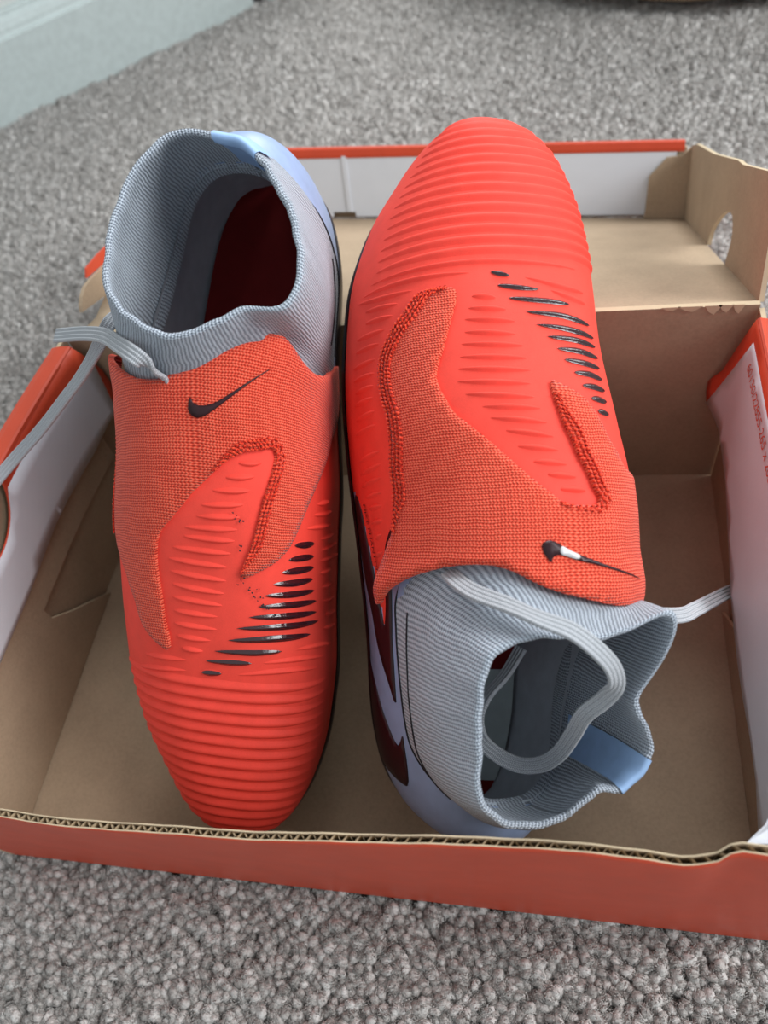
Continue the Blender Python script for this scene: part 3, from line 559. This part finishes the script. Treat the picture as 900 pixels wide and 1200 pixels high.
B_PATCH = [(0.7022, 2.068), (0.7084, 2.145), (0.7064, 2.256), (0.7035, 2.359), (0.696, 2.416), (0.6828, 2.476), (0.6693, 2.553), (0.6515, 2.634), (0.6333, 2.697), (0.6036, 2.729), (0.5786, 2.721), (0.5557, 2.691), (0.5256, 2.687), (0.4861, 2.718), (0.4632, 2.719), (0.4396, 2.735), (0.4118, 2.752), (0.3993, 2.803), (0.3643, 2.856), (0.3459, 2.879), (0.3238, 2.856), (0.3387, 2.8), (0.3503, 2.725), (0.3642, 2.565), (0.3712, 2.425), (0.3767, 2.309), (0.3803, 2.076), (0.375, 1.91), (0.3613, 1.764), (0.3497, 1.581), (0.3401, 1.404), (0.335, 1.15), (0.325, 0.89), (0.318, 0.5), (0.315, 0.1), (0.315, -0.15), (0.36, -0.2), (0.4, -0.02), (0.44, 0.28), (0.465, 0.72), (0.476, 0.95), (0.4825, 1.121), (0.4971, 1.164), (0.5133, 1.237), (0.5279, 1.275), (0.5437, 1.319), (0.5586, 1.375), (0.5703, 1.462), (0.5781, 1.545), (0.5841, 1.581), (0.5662, 1.578), (0.5509, 1.569), (0.5319, 1.557), (0.5124, 1.528), (0.495, 1.508), (0.4779, 1.471), (0.459, 1.439), (0.4458, 1.403), (0.4402, 1.436), (0.4393, 1.511), (0.4403, 1.576), (0.4449, 1.615), (0.4571, 1.683), (0.4693, 1.764), (0.4895, 1.871), (0.5102, 1.978), (0.5225, 2.045), (0.533, 2.109), (0.5473, 2.194), (0.5656, 2.238), (0.5855, 2.282), (0.6017, 2.276), (0.6172, 2.234), (0.6383, 2.185), (0.6598, 2.144), (0.6796, 2.105)]
B_SWOOSH = [(0.3812, 1.683), (0.3858, 1.679), (0.3885, 1.664), (0.3893, 1.633), (0.3864, 1.587), (0.3821, 1.542), (0.379, 1.465), (0.3739, 1.362), (0.362, 1.06), (0.3686, 1.191), (0.3762, 1.364), (0.3822, 1.467), (0.389, 1.556), (0.3975, 1.62), (0.403, 1.666), (0.4035, 1.708), (0.3995, 1.737), (0.3922, 1.728), (0.3858, 1.705)]
B_INNER = [(0.5662, 1.578), (0.5509, 1.569), (0.5319, 1.557), (0.5124, 1.528), (0.495, 1.508), (0.4779, 1.471), (0.459, 1.439), (0.4458, 1.403), (0.4402, 1.436), (0.4393, 1.511), (0.4403, 1.576), (0.4449, 1.615)]
B_OUTER = [(0.7084, 2.145), (0.7064, 2.256), (0.7035, 2.359), (0.696, 2.416), (0.6828, 2.476), (0.6693, 2.553), (0.6515, 2.634), (0.6333, 2.697), (0.6036, 2.729), (0.5786, 2.721), (0.5557, 2.691), (0.5256, 2.687), (0.4861, 2.718), (0.4632, 2.719), (0.4396, 2.735), (0.4118, 2.752)]
B_SLITS = [([(0.7263, 1.83), (0.7238, 1.767), (0.7215, 1.706)], 0.00198), ([(0.7077, 1.793), (0.7051, 1.662), (0.7036, 1.557)], 0.00215), ([(0.6902, 1.731), (0.6886, 1.571), (0.6864, 1.348)], 0.00215), ([(0.6721, 1.638), (0.6699, 1.457), (0.662, 1.133)], 0.00231), ([(0.6554, 1.596), (0.6521, 1.42), (0.6457, 1.092)], 0.00231), ([(0.6402, 1.559), (0.6385, 1.384), (0.6337, 1.094)], 0.00231), ([(0.6251, 1.515), (0.6239, 1.349), (0.6189, 1.091)], 0.00231), ([(0.6111, 1.481), (0.6087, 1.322), (0.6051, 1.106)], 0.00231), ([(0.5953, 1.426), (0.5945, 1.284), (0.5906, 1.109)], 0.00231), ([(0.5796, 1.38), (0.579, 1.268), (0.5763, 1.112)], 0.00231), ([(0.5644, 1.321), (0.5638, 1.251), (0.5619, 1.131)], 0.00231), ([(0.5493, 1.281), (0.5481, 1.21), (0.5459, 1.146)], 0.00215)]
B_RIDGES = [[(0.6939, 1.983), (0.6928, 1.923), (0.692, 1.864), (0.6913, 1.806)], [(0.6782, 2.018), (0.6766, 1.923), (0.6756, 1.831), (0.6751, 1.741)], [(0.6639, 2.055), (0.6615, 1.93), (0.66, 1.809), (0.6592, 1.693)], [(0.6472, 2.066), (0.6448, 1.941), (0.6432, 1.819), (0.6424, 1.702)], [(0.6322, 2.099), (0.6295, 1.946), (0.628, 1.799), (0.6276, 1.66)], [(0.616, 2.121), (0.6134, 1.958), (0.6119, 1.801), (0.6116, 1.652)], [(0.6013, 2.15), (0.5982, 1.972), (0.5965, 1.802), (0.596, 1.641)], [(0.5854, 2.162), (0.5822, 1.986), (0.5802, 1.816), (0.5794, 1.655)], [(0.5694, 2.12), (0.5662, 1.957), (0.564, 1.799), (0.5628, 1.649)], [(0.5532, 2.019), (0.5514, 1.884), (0.5502, 1.752), (0.5496, 1.629)], [(0.5397, 1.978), (0.5368, 1.849), (0.5345, 1.723), (0.5326, 1.607)], [(0.5242, 1.89), (0.5214, 1.783), (0.5188, 1.679), (0.5165, 1.587)], [(0.5059, 1.83), (0.5041, 1.738), (0.5025, 1.65), (0.501, 1.576)], [(0.4884, 1.744), (0.4873, 1.671), (0.4863, 1.603), (0.4853, 1.556)], [(0.4739, 1.668), (0.4729, 1.611), (0.472, 1.569), (0.4711, 1.525)], [(0.4579, 1.606), (0.4573, 1.569), (0.4567, 1.532), (0.4561, 1.483)], [(0.7192, 3.049), (0.7133, 2.781), (0.7121, 2.576), (0.7131, 2.401)], [(0.7024, 2.925), (0.7001, 2.78), (0.6993, 2.655), (0.6993, 2.543)], [(0.6856, 2.913), (0.6844, 2.792), (0.6842, 2.687), (0.6847, 2.591)], [(0.6673, 3.028), (0.6667, 2.89), (0.6675, 2.773), (0.6691, 2.669)], [(0.6502, 3.045), (0.65, 2.924), (0.6508, 2.82), (0.6522, 2.727)], [(0.6289, 3.073), (0.6295, 2.961), (0.6309, 2.864), (0.6328, 2.777)], [(0.6125, 3.078), (0.6125, 2.972), (0.6133, 2.878), (0.6145, 2.793)], [(0.5952, 3.063), (0.5959, 2.97), (0.5971, 2.887), (0.5985, 2.812)], [(0.5787, 3.076), (0.5799, 2.986), (0.5814, 2.906), (0.5833, 2.832)], [(0.5585, 3.082), (0.5604, 2.989), (0.5627, 2.905), (0.5652, 2.829)], [(0.5399, 3.115), (0.542, 3.008), (0.5445, 2.912), (0.5473, 2.827)], [(0.5041, 3.106), (0.507, 3.001), (0.5102, 2.908), (0.5135, 2.823)], [(0.487, 3.105), (0.4903, 3.0), (0.4938, 2.907), (0.4974, 2.823)], [(0.4707, 3.115), (0.4739, 3.017), (0.4772, 2.928), (0.4806, 2.847)], [(0.4561, 3.077), (0.4581, 3.0), (0.4601, 2.929), (0.4621, 2.864)], [(0.4414, 3.052), (0.4429, 2.992), (0.4443, 2.936), (0.4457, 2.883)], [(0.4226, 3.043), (0.424, 2.991), (0.4253, 2.942), (0.4266, 2.895)], [(0.4029, 3.001), (0.4052, 2.974), (0.4074, 2.948), (0.4096, 2.922)], [(0.3809, 3.024), (0.383, 2.992), (0.3851, 2.962), (0.3871, 2.934)], [(0.7215, 1.631), (0.7147, 1.533), (0.709, 1.377), (0.707, 1.121)], [(0.7045, 1.5), (0.6989, 1.409), (0.6942, 1.29), (0.6914, 1.12)], [(0.73714125, 2.95), (0.739285, 2.6), (0.740685, 2.2), (0.740965, 1.8), (0.740125, 1.4), (0.73876, 1.1)], [(0.72508, 3.0), (0.72625, 2.7), (0.72688, 2.4), (0.7269924999999999, 2.15), (0.7267813, 1.93)]]
SCUFFS = [(0.6241, 1.337), (0.631, 1.292), (0.6379, 1.245), (0.6428, 1.187), (0.6532, 1.138), (0.6303, 1.218), (0.544, 1.323), (0.5797, 1.318), (0.5514, 1.286), (0.6637, 1.078), (0.6186, 1.312), (0.649, 1.167)]
A_LACE1 = [(-0.0446, 0.1279, 0.172), (-0.044, 0.1249, 0.18), (-0.0436, 0.1227, 0.186), (-0.0442, 0.1218, 0.191), (-0.0466, 0.1199, 0.2), (-0.0566, 0.1281, 0.198), (-0.0704, 0.14, 0.192), (-0.0826, 0.1468, 0.187), (-0.0988, 0.152, 0.182)]
A_LACE2 = [(-0.0775, 0.1671, 0.176), (-0.0769, 0.1613, 0.182), (-0.077, 0.1555, 0.184), (-0.0828, 0.1515, 0.178), (-0.0948, 0.1493, 0.166), (-0.111, 0.148, 0.152), (-0.1308, 0.1443, 0.136), (-0.1447, 0.1378, 0.127), (-0.1509, 0.1304, 0.124), (-0.1583, 0.1084, 0.1225), (-0.1606, 0.0752, 0.124)]
B_LACE1 = [(0.0438, 0.0875, 0.136), (0.0484, 0.0795, 0.141), (0.0569, 0.0683, 0.149), (0.0694, 0.0607, 0.154), (0.0784, 0.0557, 0.156), (0.0871, 0.0528, 0.155), (0.0937, 0.0495, 0.151), (0.0983, 0.047, 0.145), (0.0999, 0.0451, 0.138), (0.0972, 0.0441, 0.128), (0.0916, 0.0423, 0.118), (0.0884, 0.0399, 0.106), (0.0837, 0.0366, 0.094), (0.0784, 0.0355, 0.086), (0.0702, 0.0366, 0.08), (0.0631, 0.04, 0.078), (0.057, 0.0454, 0.078), (0.0556, 0.0519, 0.08), (0.0583, 0.0584, 0.084), (0.0652, 0.0664, 0.088), (0.0709, 0.0756, 0.092)]
B_LACE2 = [(0.1112, 0.08, 0.112), (0.1175, 0.0803, 0.112), (0.1252, 0.0849, 0.104), (0.1331, 0.0951, 0.089), (0.143, 0.1091, 0.069), (0.1511, 0.1205, 0.053), (0.1558, 0.1269, 0.044), (0.1589, 0.1307, 0.039)]


def build_boot(shape, pose, rim, RING, ridges, slits, patch, swoosh, inner_edge, outer_edge, tab_deg, label, wear=None, scuffs=None):
    x, y, z, yaw, pit, rol, side = pose
    cy, sy, cp, sp, cr, sr = math.cos(yaw), math.sin(yaw), math.cos(pit), math.sin(pit), math.cos(rol), math.sin(rol)
    R = Matrix(((cy, -sy, 0), (sy, cy, 0), (0, 0, 1))) @ Matrix(((cp, 0, -sp), (0, 1, 0), (sp, 0, cp))) @ Matrix(((1, 0, 0), (0, cr, -sr), (0, sr, cr)))
    MW = Matrix.Translation((x, y, z)) @ R.to_4x4()
    root = empty('football_boot', MW, label, 'football boot')
    mir = np.array([1, side, 1.0]); fl = side < 0
    def mk(name, V, F, mats, parent=root, smooth=True, uv=None, mi=None): return mesh(name, np.asarray(V)*mir, F, mats, parent, smooth, uv, mi, fl)
    S = lambda s, p, off=0: shape(s, p) + shape.normal(s, p)*np.asarray(off)[..., None] if np.ndim(off) else shape(s, p) + shape.normal(s, p)*off
    # --- collar opening outline on the last
    ring = smooth_closed(RING, 3)
    cen = np.array(ring).mean(0); hole = [tuple(cen + (np.array(p)-cen)*.95) for p in ring]
    # --- body of the boot: orange upper and pale heel counter
    ss = np.r_[np.linspace(.0008, .06, 22), np.linspace(.064, .93, 200), np.linspace(.934, .9992, 34)]
    pp = np.linspace(PH0, PH1, 140); SS, PP = np.meshgrid(ss, pp, indexing='ij'); X = S(SS, PP).reshape(-1, 3)
    F = np.array(grid_faces(len(ss), len(pp))); sc = SS.ravel()[F].mean(1); pc = PP.ravel()[F].mean(1)
    inh = inside(hole, sc, pc)
    sb = np.where(pc > 3.26, .47, np.where(pc > 2.84, .192 + (pc-2.84)/.42*.274, np.where(pc > 1.2, .40, .335)))
    wedge = [(.4675, 3.253), (.417, 3.13), (.343, 3.05), (.284, 2.98), (.317, 2.94), (.364, 2.925), (.3926, 2.895), (.4232, 2.783), (.5, 2.70), (.5, 3.253)]
    sb = np.where((pc > 2.74) & (pc <= 3.26), .43, sb)
    heel = (sc < sb) & ~inside(wedge, sc, pc)
    def sub(k, name, mat, V=X, flip=False, parent=root):
        f = F[k]; u, inv = np.unique(f, return_inverse=True); f = inv.reshape(f.shape)
        if flip: f = f[:, ::-1]
        return mk(name, V[u], f, mat, parent, True, np.stack([SS.ravel()[u]*LEN, PP.ravel()[u]*.045], 1))
    up = sub(~inh & ~heel, 'upper', 'boot_orange')
    hc = sub(~inh & heel, 'heel_counter', 'heel_synthetic'); hc['label'] = 'pale blue-grey smooth heel counter'
    XI = S(SS, PP, -.0022).reshape(-1, 3)
    sub(~inh & (sc < .29), 'lining', 'lining', XI, True)
    # --- footbed and sole
    fs = np.linspace(.010, .97, 60)
    e0 = shape(fs, np.full_like(fs, PH0)); e1 = shape(fs, np.full_like(fs, PH1))
    V = []; F2 = []
    for t in np.linspace(.04, .96, 7): q = e0*(1-t) + e1*t; q = q.copy(); q[:, 2] += .006 + .004*(2*t-1)**4; V.append(q)
    fb_ = mk('footbed', np.vstack(V), grid_faces(7, 60), 'footbed')
    if side < 0:
        V = [q[2:13] + np.array([0, 0, .0006]) for q in V]
        mk('heel_pad', np.vstack(V), grid_faces(7, 11), 'footbed_pad', fb_)
    fs = np.r_[np.linspace(.0008, .06, 14), np.linspace(.08, .92, 60), np.linspace(.935, .9992, 18)]
    e0 = shape(fs, np.full_like(fs, PH0+.20)); e1 = shape(fs, np.full_like(fs, PH1-.20)); b0 = shape(fs, np.full_like(fs, PH0)); b1 = shape(fs, np.full_like(fs, PH1))
    mid = (b0+b1)/2; ax = lambda e, k: mid + (e-mid)*k
    lift = lambda q, d: q + np.array([0, 0, d])
    rows = [lift(ax(e0, 1.012), .0), lift(ax(e0, 1.03), -.002), lift(ax(b0, 1.03), -.0012), lift(ax(b0, .8), -.0022), lift(ax(b1, .8), -.0022), lift(ax(b1, 1.03), -.0012), lift(ax(e1, 1.03), -.002), lift(ax(e1, 1.012), .0)]
    n = len(fs); V = np.vstack(rows)
    so = mk('sole_plate', V, [f[::-1] for f in grid_faces(8, n)], 'sole_dark')
    cone = [(.0052, 0), (.0046, -.003), (.0036, -.0055), (.0026, -.0060)]
    for (s0, w) in ((.10, .55), (.10, -.55), (.19, .55), (.19, -.55), (.58, .62), (.58, -.62), (.69, .66), (.69, -.66), (.69, 0.0), (.84, .55), (.84, -.55)):
        a0 = shape(np.array(s0), np.array(PH0)); a1 = shape(np.array(s0), np.array(PH1)); q = a0*(.5+w/2) + a1*(.5-w/2) + np.array([0, 0, -.0018])
        V = [(q[0]+r*math.cos(t), q[1]+r*math.sin(t), q[2]+h) for r, h in cone for t in np.linspace(0, 2*math.pi, 10, endpoint=False)]
        mk('stud', V, [f[::-1] for f in grid_faces(4, 10, True)] + [tuple(range(30, 40))[::-1]], 'sole_dark', so)
    # --- pieces laid on the surface
    def to3(V2, off): return S(V2[:, 0]/LEN, V2[:, 1]/.045, off)
    def patch_on(name, poly, off, step, mat, parent=root, smooth=2, skirt=.0006, lift_fn=None):
        P = [(a*LEN, b*.045) for a, b in poly]
        if smooth: P = smooth_closed(P, smooth)
        V2, T = tri_poly(P, step); n = len(V2); o = np.full(n, off)
        if lift_fn is not None: o = o + lift_fn(V2[:, 0]/LEN, V2[:, 1]/.045)
        A = to3(V2, o); bd = boundary(T); F = [tuple(t[::-1]) for t in T]
        be = sorted({i for e in bd for i in e}); mp = {i: n+k for k, i in enumerate(be)}
        B = to3(V2[be], o[be]-skirt); F += [(a, b, mp[b], mp[a]) for a, b in bd]
        return mk(name, np.vstack([A, B]), F, mat, parent, True, np.vstack([V2, V2[be]]))
    def lifts(s, p): return .0034*np.clip((.46-s)/.10, 0, 1)**1.3*np.clip((np.asarray(p)+.1)/.8, 0, 1) + .0026*np.clip((.392-s)/.045, 0, 1)*np.clip((np.asarray(p)+.1)/.8, 0, 1)
    kp = patch_on('knit_cover', patch, .0013, .0024, 'orange_knit', root, 2, .0022, lifts); kp['label'] = 'orange knitted cover over the lacing'
    patch_on('logo_print', swoosh, .0017, .0016, 'maroon_print', kp, 1, .0002, lifts)['label'] = 'dark swoosh mark printed near the ankle edge'
    if wear: patch_on('worn_print', wear, .0019, .0012, 'silver_wear', kp, 1, .0001, lifts)['label'] = 'silvery worn patch in the dark mark'
    if scuffs:
        VV = []; FF = []
        for (a_, b_) in scuffs:
            for _ in range(3):
                c_ = np.array([a_*LEN + random.uniform(-.0012, .0012), b_*.045 + random.uniform(-.0012, .0012)]); n_ = 6; o_ = len(VV)*n_
                q_ = np.array([c_ + random.uniform(.00015, .0005)*np.array([math.cos(t_), math.sin(t_)]) for t_ in np.linspace(0, 6.28, n_, endpoint=False)])
                VV.append(to3(q_, np.full(n_, .0011))); FF.append(tuple(o_+i for i in range(n_))[::-1])
        mk('scuff_marks', np.vstack(VV), FF, 'thread_dark', up)['kind'] = 'stuff'
    vee = patch_on('side_stripe', VEE, .0006, .0025, 'maroon_print', hc, 1); vee['label'] = 'dark V-shaped stripe'
    patch_on('side_logo', BIGSWOOSH, .0006, .0025, 'maroon_print', hc, 1)['label'] = 'large dark swoosh mark along the heel side'
    txt('NIKE PHANTOM', .0042, 'maroon_print', 'side_lettering', hc, lambda Q: S(.450 - Q[:, 0]*3.0, 3.100 - Q[:, 0]*2.7 - Q[:, 1]*9.0, .0006)*mir)
    # stitched thick edges of the knit cover: rows of little stitches
    def stitches(path, rows, gap, size, name, side_dir):
        P = spline(np.array([(a*LEN, b*.045) for a, b in path]), 400); d = np.r_[0, np.cumsum(np.linalg.norm(np.diff(P, axis=0), axis=1))]
        VV = []; FF = []
        bm = bmesh.new(); bmesh.ops.create_icosphere(bm, subdivisions=1, radius=1); tv = np.array([v.co[:] for v in bm.verts]); tf = [tuple(v.index for v in f.verts) for f in bm.faces]; bm.free()
        for r in range(rows):
            t = np.arange(.0006 + .0006*(r % 2), d[-1], size*1.45)
            c = np.stack([np.interp(t, d, P[:, 0]), np.interp(t, d, P[:, 1])], 1); tg = np.gradient(c, axis=0); tg /= np.linalg.norm(tg, axis=1, keepdims=True)+1e-9
            nn = np.stack([-tg[:, 1], tg[:, 0]], 1)*side_dir
            tap = np.clip(np.minimum(t, d[-1]-t)/.012, .25, 1)
            c = c + nn*(gap*(r+.15)*tap)[:, None]
            for (q, g, m_, tp) in zip(c, tg, nn, tap):
                ang_ = random.uniform(.35, .7); dirv = g*math.cos(ang_) + m_*math.sin(ang_)
                a3 = to3(q[None], .0017 + float(lifts(q[0]/LEN, q[1]/.045)))[0]; b3 = to3((q+dirv*.0005)[None], .0017 + float(lifts(q[0]/LEN, q[1]/.045)))[0]
                nv = shape.normal(np.array(q[0]/LEN), np.array(q[1]/.045)); u = (b3-a3)/np.linalg.norm(b3-a3); w = np.cross(nv, u); sz = size*random.uniform(.85, 1.15)*(.6+.4*tp)
                FF += [tuple(i+len(VV)*len(tv) for i in f) for f in tf]; VV.append(a3 + tv[:, :1]*u*sz + tv[:, 1:2]*w*sz*.5 + tv[:, 2:]*nv*sz*.55)
        V = np.vstack(VV); o = mk(name, V, FF, 'orange_stitch', kp, True, V[:, :2]); o['kind'] = 'stuff'; return o
    stitches(inner_edge[0], 3, .0013, .0010, 'stitched_edge', inner_edge[1])
    stitches(outer_edge[0], 4, .0014, .0011, 'stitched_edge', outer_edge[1])
    def rib(name, path, width, height, mat, parent, n=14, taper=.6, prof=None, base=-.0003, lean=0.0):
        P = np.array(path); t = np.linspace(0, 1, n); k = len(P)
        s = np.interp(t, np.linspace(0, 1, k), P[:, 0]); p = np.interp(t, np.linspace(0, 1, k), P[:, 1])
        if k >= 3:
            q = spline(np.c_[P[:, 0]*LEN, P[:, 1]*.045], n); s, p = q[:, 0]/LEN, q[:, 1]/.045
        tp = np.maximum(np.sin(np.pi*np.clip(t, .0, 1)), 0)**taper; tp = np.maximum(tp, .03)
        m = 9; kk = np.linspace(-1, 1, m); V = []; uv = []
        for x in kk:
            so_ = s + (x*width/2*tp)/LEN; hh = base + (height-base)*tp*(math.cos(math.pi*(x-lean*(1-x*x))/2)**2)
            V.append(S(so_, p, hh)); uv.append(np.c_[so_*LEN, p*.045])
        F = grid_faces(m, n)
        return mk(name, np.vstack(V), [f[::-1] for f in F], mat, parent, True, np.vstack(uv))
    for s0, a, b in BANDS:
        pp_ = np.linspace(a, b, 9); rib('rib', [(s0 + .010*0 - .004*((q-1.5)/1.2)**2, q) for q in pp_], .0062, .0013, 'boot_orange', up, 30, .35, lean=.35)
    for r in ridges: rib('rib', r, .0036, .0011, 'boot_orange', up, 14, .55, lean=.3)
    for (p3, w) in slits:
        a, b, c = [np.array(q) for q in p3]; g = rib('grip_rib', [a-(b-a)*.10, a*.6+b*.4, b*.6+c*.4, c+(c-b)*.08], w*1.75, .0008, 'boot_orange', up, 16, .6)
        rib('grip_window', [a, a*.5+b*.5, b, b*.5+c*.5, c], w, .00115, 'maroon_film', g, 16, .5, base=.0004)
    # --- knitted collar: from the opening outline up to the rim and back down inside
    rim = np.array(rim); cc = rim[:, :2].mean(0)
    rg = np.array(ring); r3 = S(rg[:, 0], rg[:, 1], np.where((rg[:, 0] > .33), -.0006, .0005)); rn = shape.normal(rg[:, 0], rg[:, 1])
    NT = 200; th = np.linspace(-np.pi, np.pi, NT, endpoint=False)
    def by_angle(P, *more):
        a = np.arctan2(P[:, 1]-cc[1], P[:, 0]-cc[0]); o = np.argsort(a); a = a[o]; A = np.r_[a-2*np.pi, a, a+2*np.pi]
        return [np.stack([np.interp(th, A, np.tile(Q[o, k], 3)) for k in range(3)], 1) for Q in (P,)+more]
    Rg, Rn = by_angle(r3, rn); Rm, = by_angle(rim)
    def ssm(P, w):
        k = np.exp(-.5*(np.arange(-8, 9)/w)**2); k /= k.sum(); return sum(k[i]*np.roll(P, i-8, 0) for i in range(17))
    Rm = ssm(Rm, 1.6); Rg = ssm(Rg, 1.2)
    fw = (np.clip(np.cos(th), 0, 1)**.7)[:, None]
    ctr = .5*(Rg+Rm) + (Rn*.0045 + np.array([0, 0, .002]))*(1-fw) + fw*np.array([.001, 0, .0])
    def bez(t): return (1-t)**2*Rg + 2*t*(1-t)*ctr + t*t*Rm
    radial = np.c_[cc[0]-Rm[:, 0], cc[1]-Rm[:, 1], 0*Rm[:, 0]]; radial /= np.linalg.norm(radial, axis=1, keepdims=True)
    wav = lambda t: (.00015*np.sin(th*23+2)*t + .0002*np.sin(th*9)*t)[:, None]*radial
    tt = np.linspace(0, 1, 12); rows = [bez(t)+wav(t) for t in tt]
    thk = .0024
    rows.append(Rm + wav(1) + radial*.0004 + np.array([0, 0, .0007])); rows.append(Rm + wav(1) + radial*thk*.6 + np.array([0, 0, .0010])); rows.append(Rm + wav(1) + radial*thk + np.array([0, 0, .0003]))
    for t in tt[::-1][1:]: rows.append(bez(t) + wav(t) + radial*(thk + .0004))
    rows.append(Rg + radial*(thk + .0012) + np.array([0, 0, -.004])); rows.append(Rg + radial*(thk + .0008) + np.array([0, 0, -.008]))
    V = np.vstack(rows); nr = len(rows)
    arc = np.r_[0, np.cumsum(np.linalg.norm(np.diff(Rm, axis=0), axis=1))]; hgt = np.r_[0, np.cumsum([np.linalg.norm(rows[i+1]-rows[i], axis=1).mean() for i in range(nr-1)])]
    uv = np.stack([np.tile(arc, nr), np.repeat(hgt, NT)], 1)
    co = mk('collar', V, grid_faces(nr, NT, True), 'grey_knit', root, True, uv); co['label'] = 'grey knitted ankle collar'
    # thin dark seam where collar meets heel counter, seam across the knit
    k = (th > 1.0) | (th < -.75); idx = np.where(k)[0]; j0 = int(np.argmax(np.diff(idx))) if (np.diff(idx) > 1).any() else -1
    idx = np.r_[idx[j0+1:], idx[:j0+1]]
    V, F3 = tube((Rg+Rn*.0003)[idx], .00035, 5); mk('seam', V, F3, 'thread_dark', co)
    for lo, hi in ((-2.5, -.95), (1.05, 2.4)):
        k = (th > lo) & (th < hi); q = bez(.17)[k]; V, F3 = tube(q - radial[k]*.0001, .00042, 5); mk('seam', V, F3, 'thread_dark', co)
    # pull tab folded over the rim at the heel
    d0, d1 = tab_deg; dg = np.degrees(th) % 360; k = np.where((dg > d0) & (dg < d1))[0]; k = k[np.argsort(dg[k])]
    tr_ = [rows[i][k] - (radial[k]*.0008 if i < 12 else (-radial[k]*.0008 if i > 14 else -np.array([0, 0, .0008]))) for i in range(9, 25)]
    V = np.vstack(tr_); q = len(k); mk('pull_tab', V, grid_faces(len(tr_), q), 'tab_ribbon')['label'] = 'light blue pull tab folded over the rim'
    return root, MW, mk, side

def add_lace(root, MW, pts, nrm, width=.0056, thick=.0016, ribs=4, n=90):
    """pts in room coordinates; the lace is a part of the boot it is threaded through"""
    inv = np.array(MW.inverted()); P = spline(np.array(pts), n); N = spline(np.array(nrm, float), n) if len(nrm) == len(pts) else np.tile(np.array(nrm[0], float), (n, 1))
    P = P@inv[:3, :3].T + inv[:3, 3]; N = N@inv[:3, :3].T
    V, F, uv = ribbon(P, N, width, thick, ribs)
    return mesh('lace', V, F, 'lace_weave', root, True, uv)

box = build_box()

rA, MA, mkA, _ = build_boot(SHAPE_A, POSE_A, A_RIM, RING_A, A_RIDGES, A_SLITS, A_PATCH, A_SWOOSH, (A_INNER, 1), (A_OUTER, 1), (155, 187),
    'orange football boot leaning heel-up, its toe towards the viewer', None, SCUFFS)
add_lace(rA, MA, A_LACE1, [(-.25, -.35, .9)])
add_lace(rA, MA, A_LACE2, [(.35, -.25, .9)])
rB, MB, mkB, _ = build_boot(SHAPE_B, POSE_B, B_RIM, RING_B, B_RIDGES, B_SLITS, B_PATCH, B_SWOOSH, (B_INNER, 1), (B_OUTER, 1), (120, 147),
    'orange football boot with raised toe pointing away and lace looped into its collar', [(.3900, 1.640), (.3865, 1.588), (.3842, 1.560), (.3880, 1.548), (.3915, 1.572), (.3960, 1.605), (.3985, 1.630)])
add_lace(rB, MB, B_LACE1, [(0, -.3, 1)]*7 + [(.1, -.3, .9), (.3, -.2, .9), (.45, -.1, .8), (.5, 0, .8), (.45, -.1, .8), (.3, -.3, .9), (0, -.4, .9), (-.2, -.4, .9), (-.4, -.3, .8), (-.5, 0, .8), (-.5, .2, .8), (-.4, .4, .8), (-.3, .4, .8), (-.2, .4, .8)])
add_lace(rB, MB, B_LACE2, [(-.1, -.35, .9)])
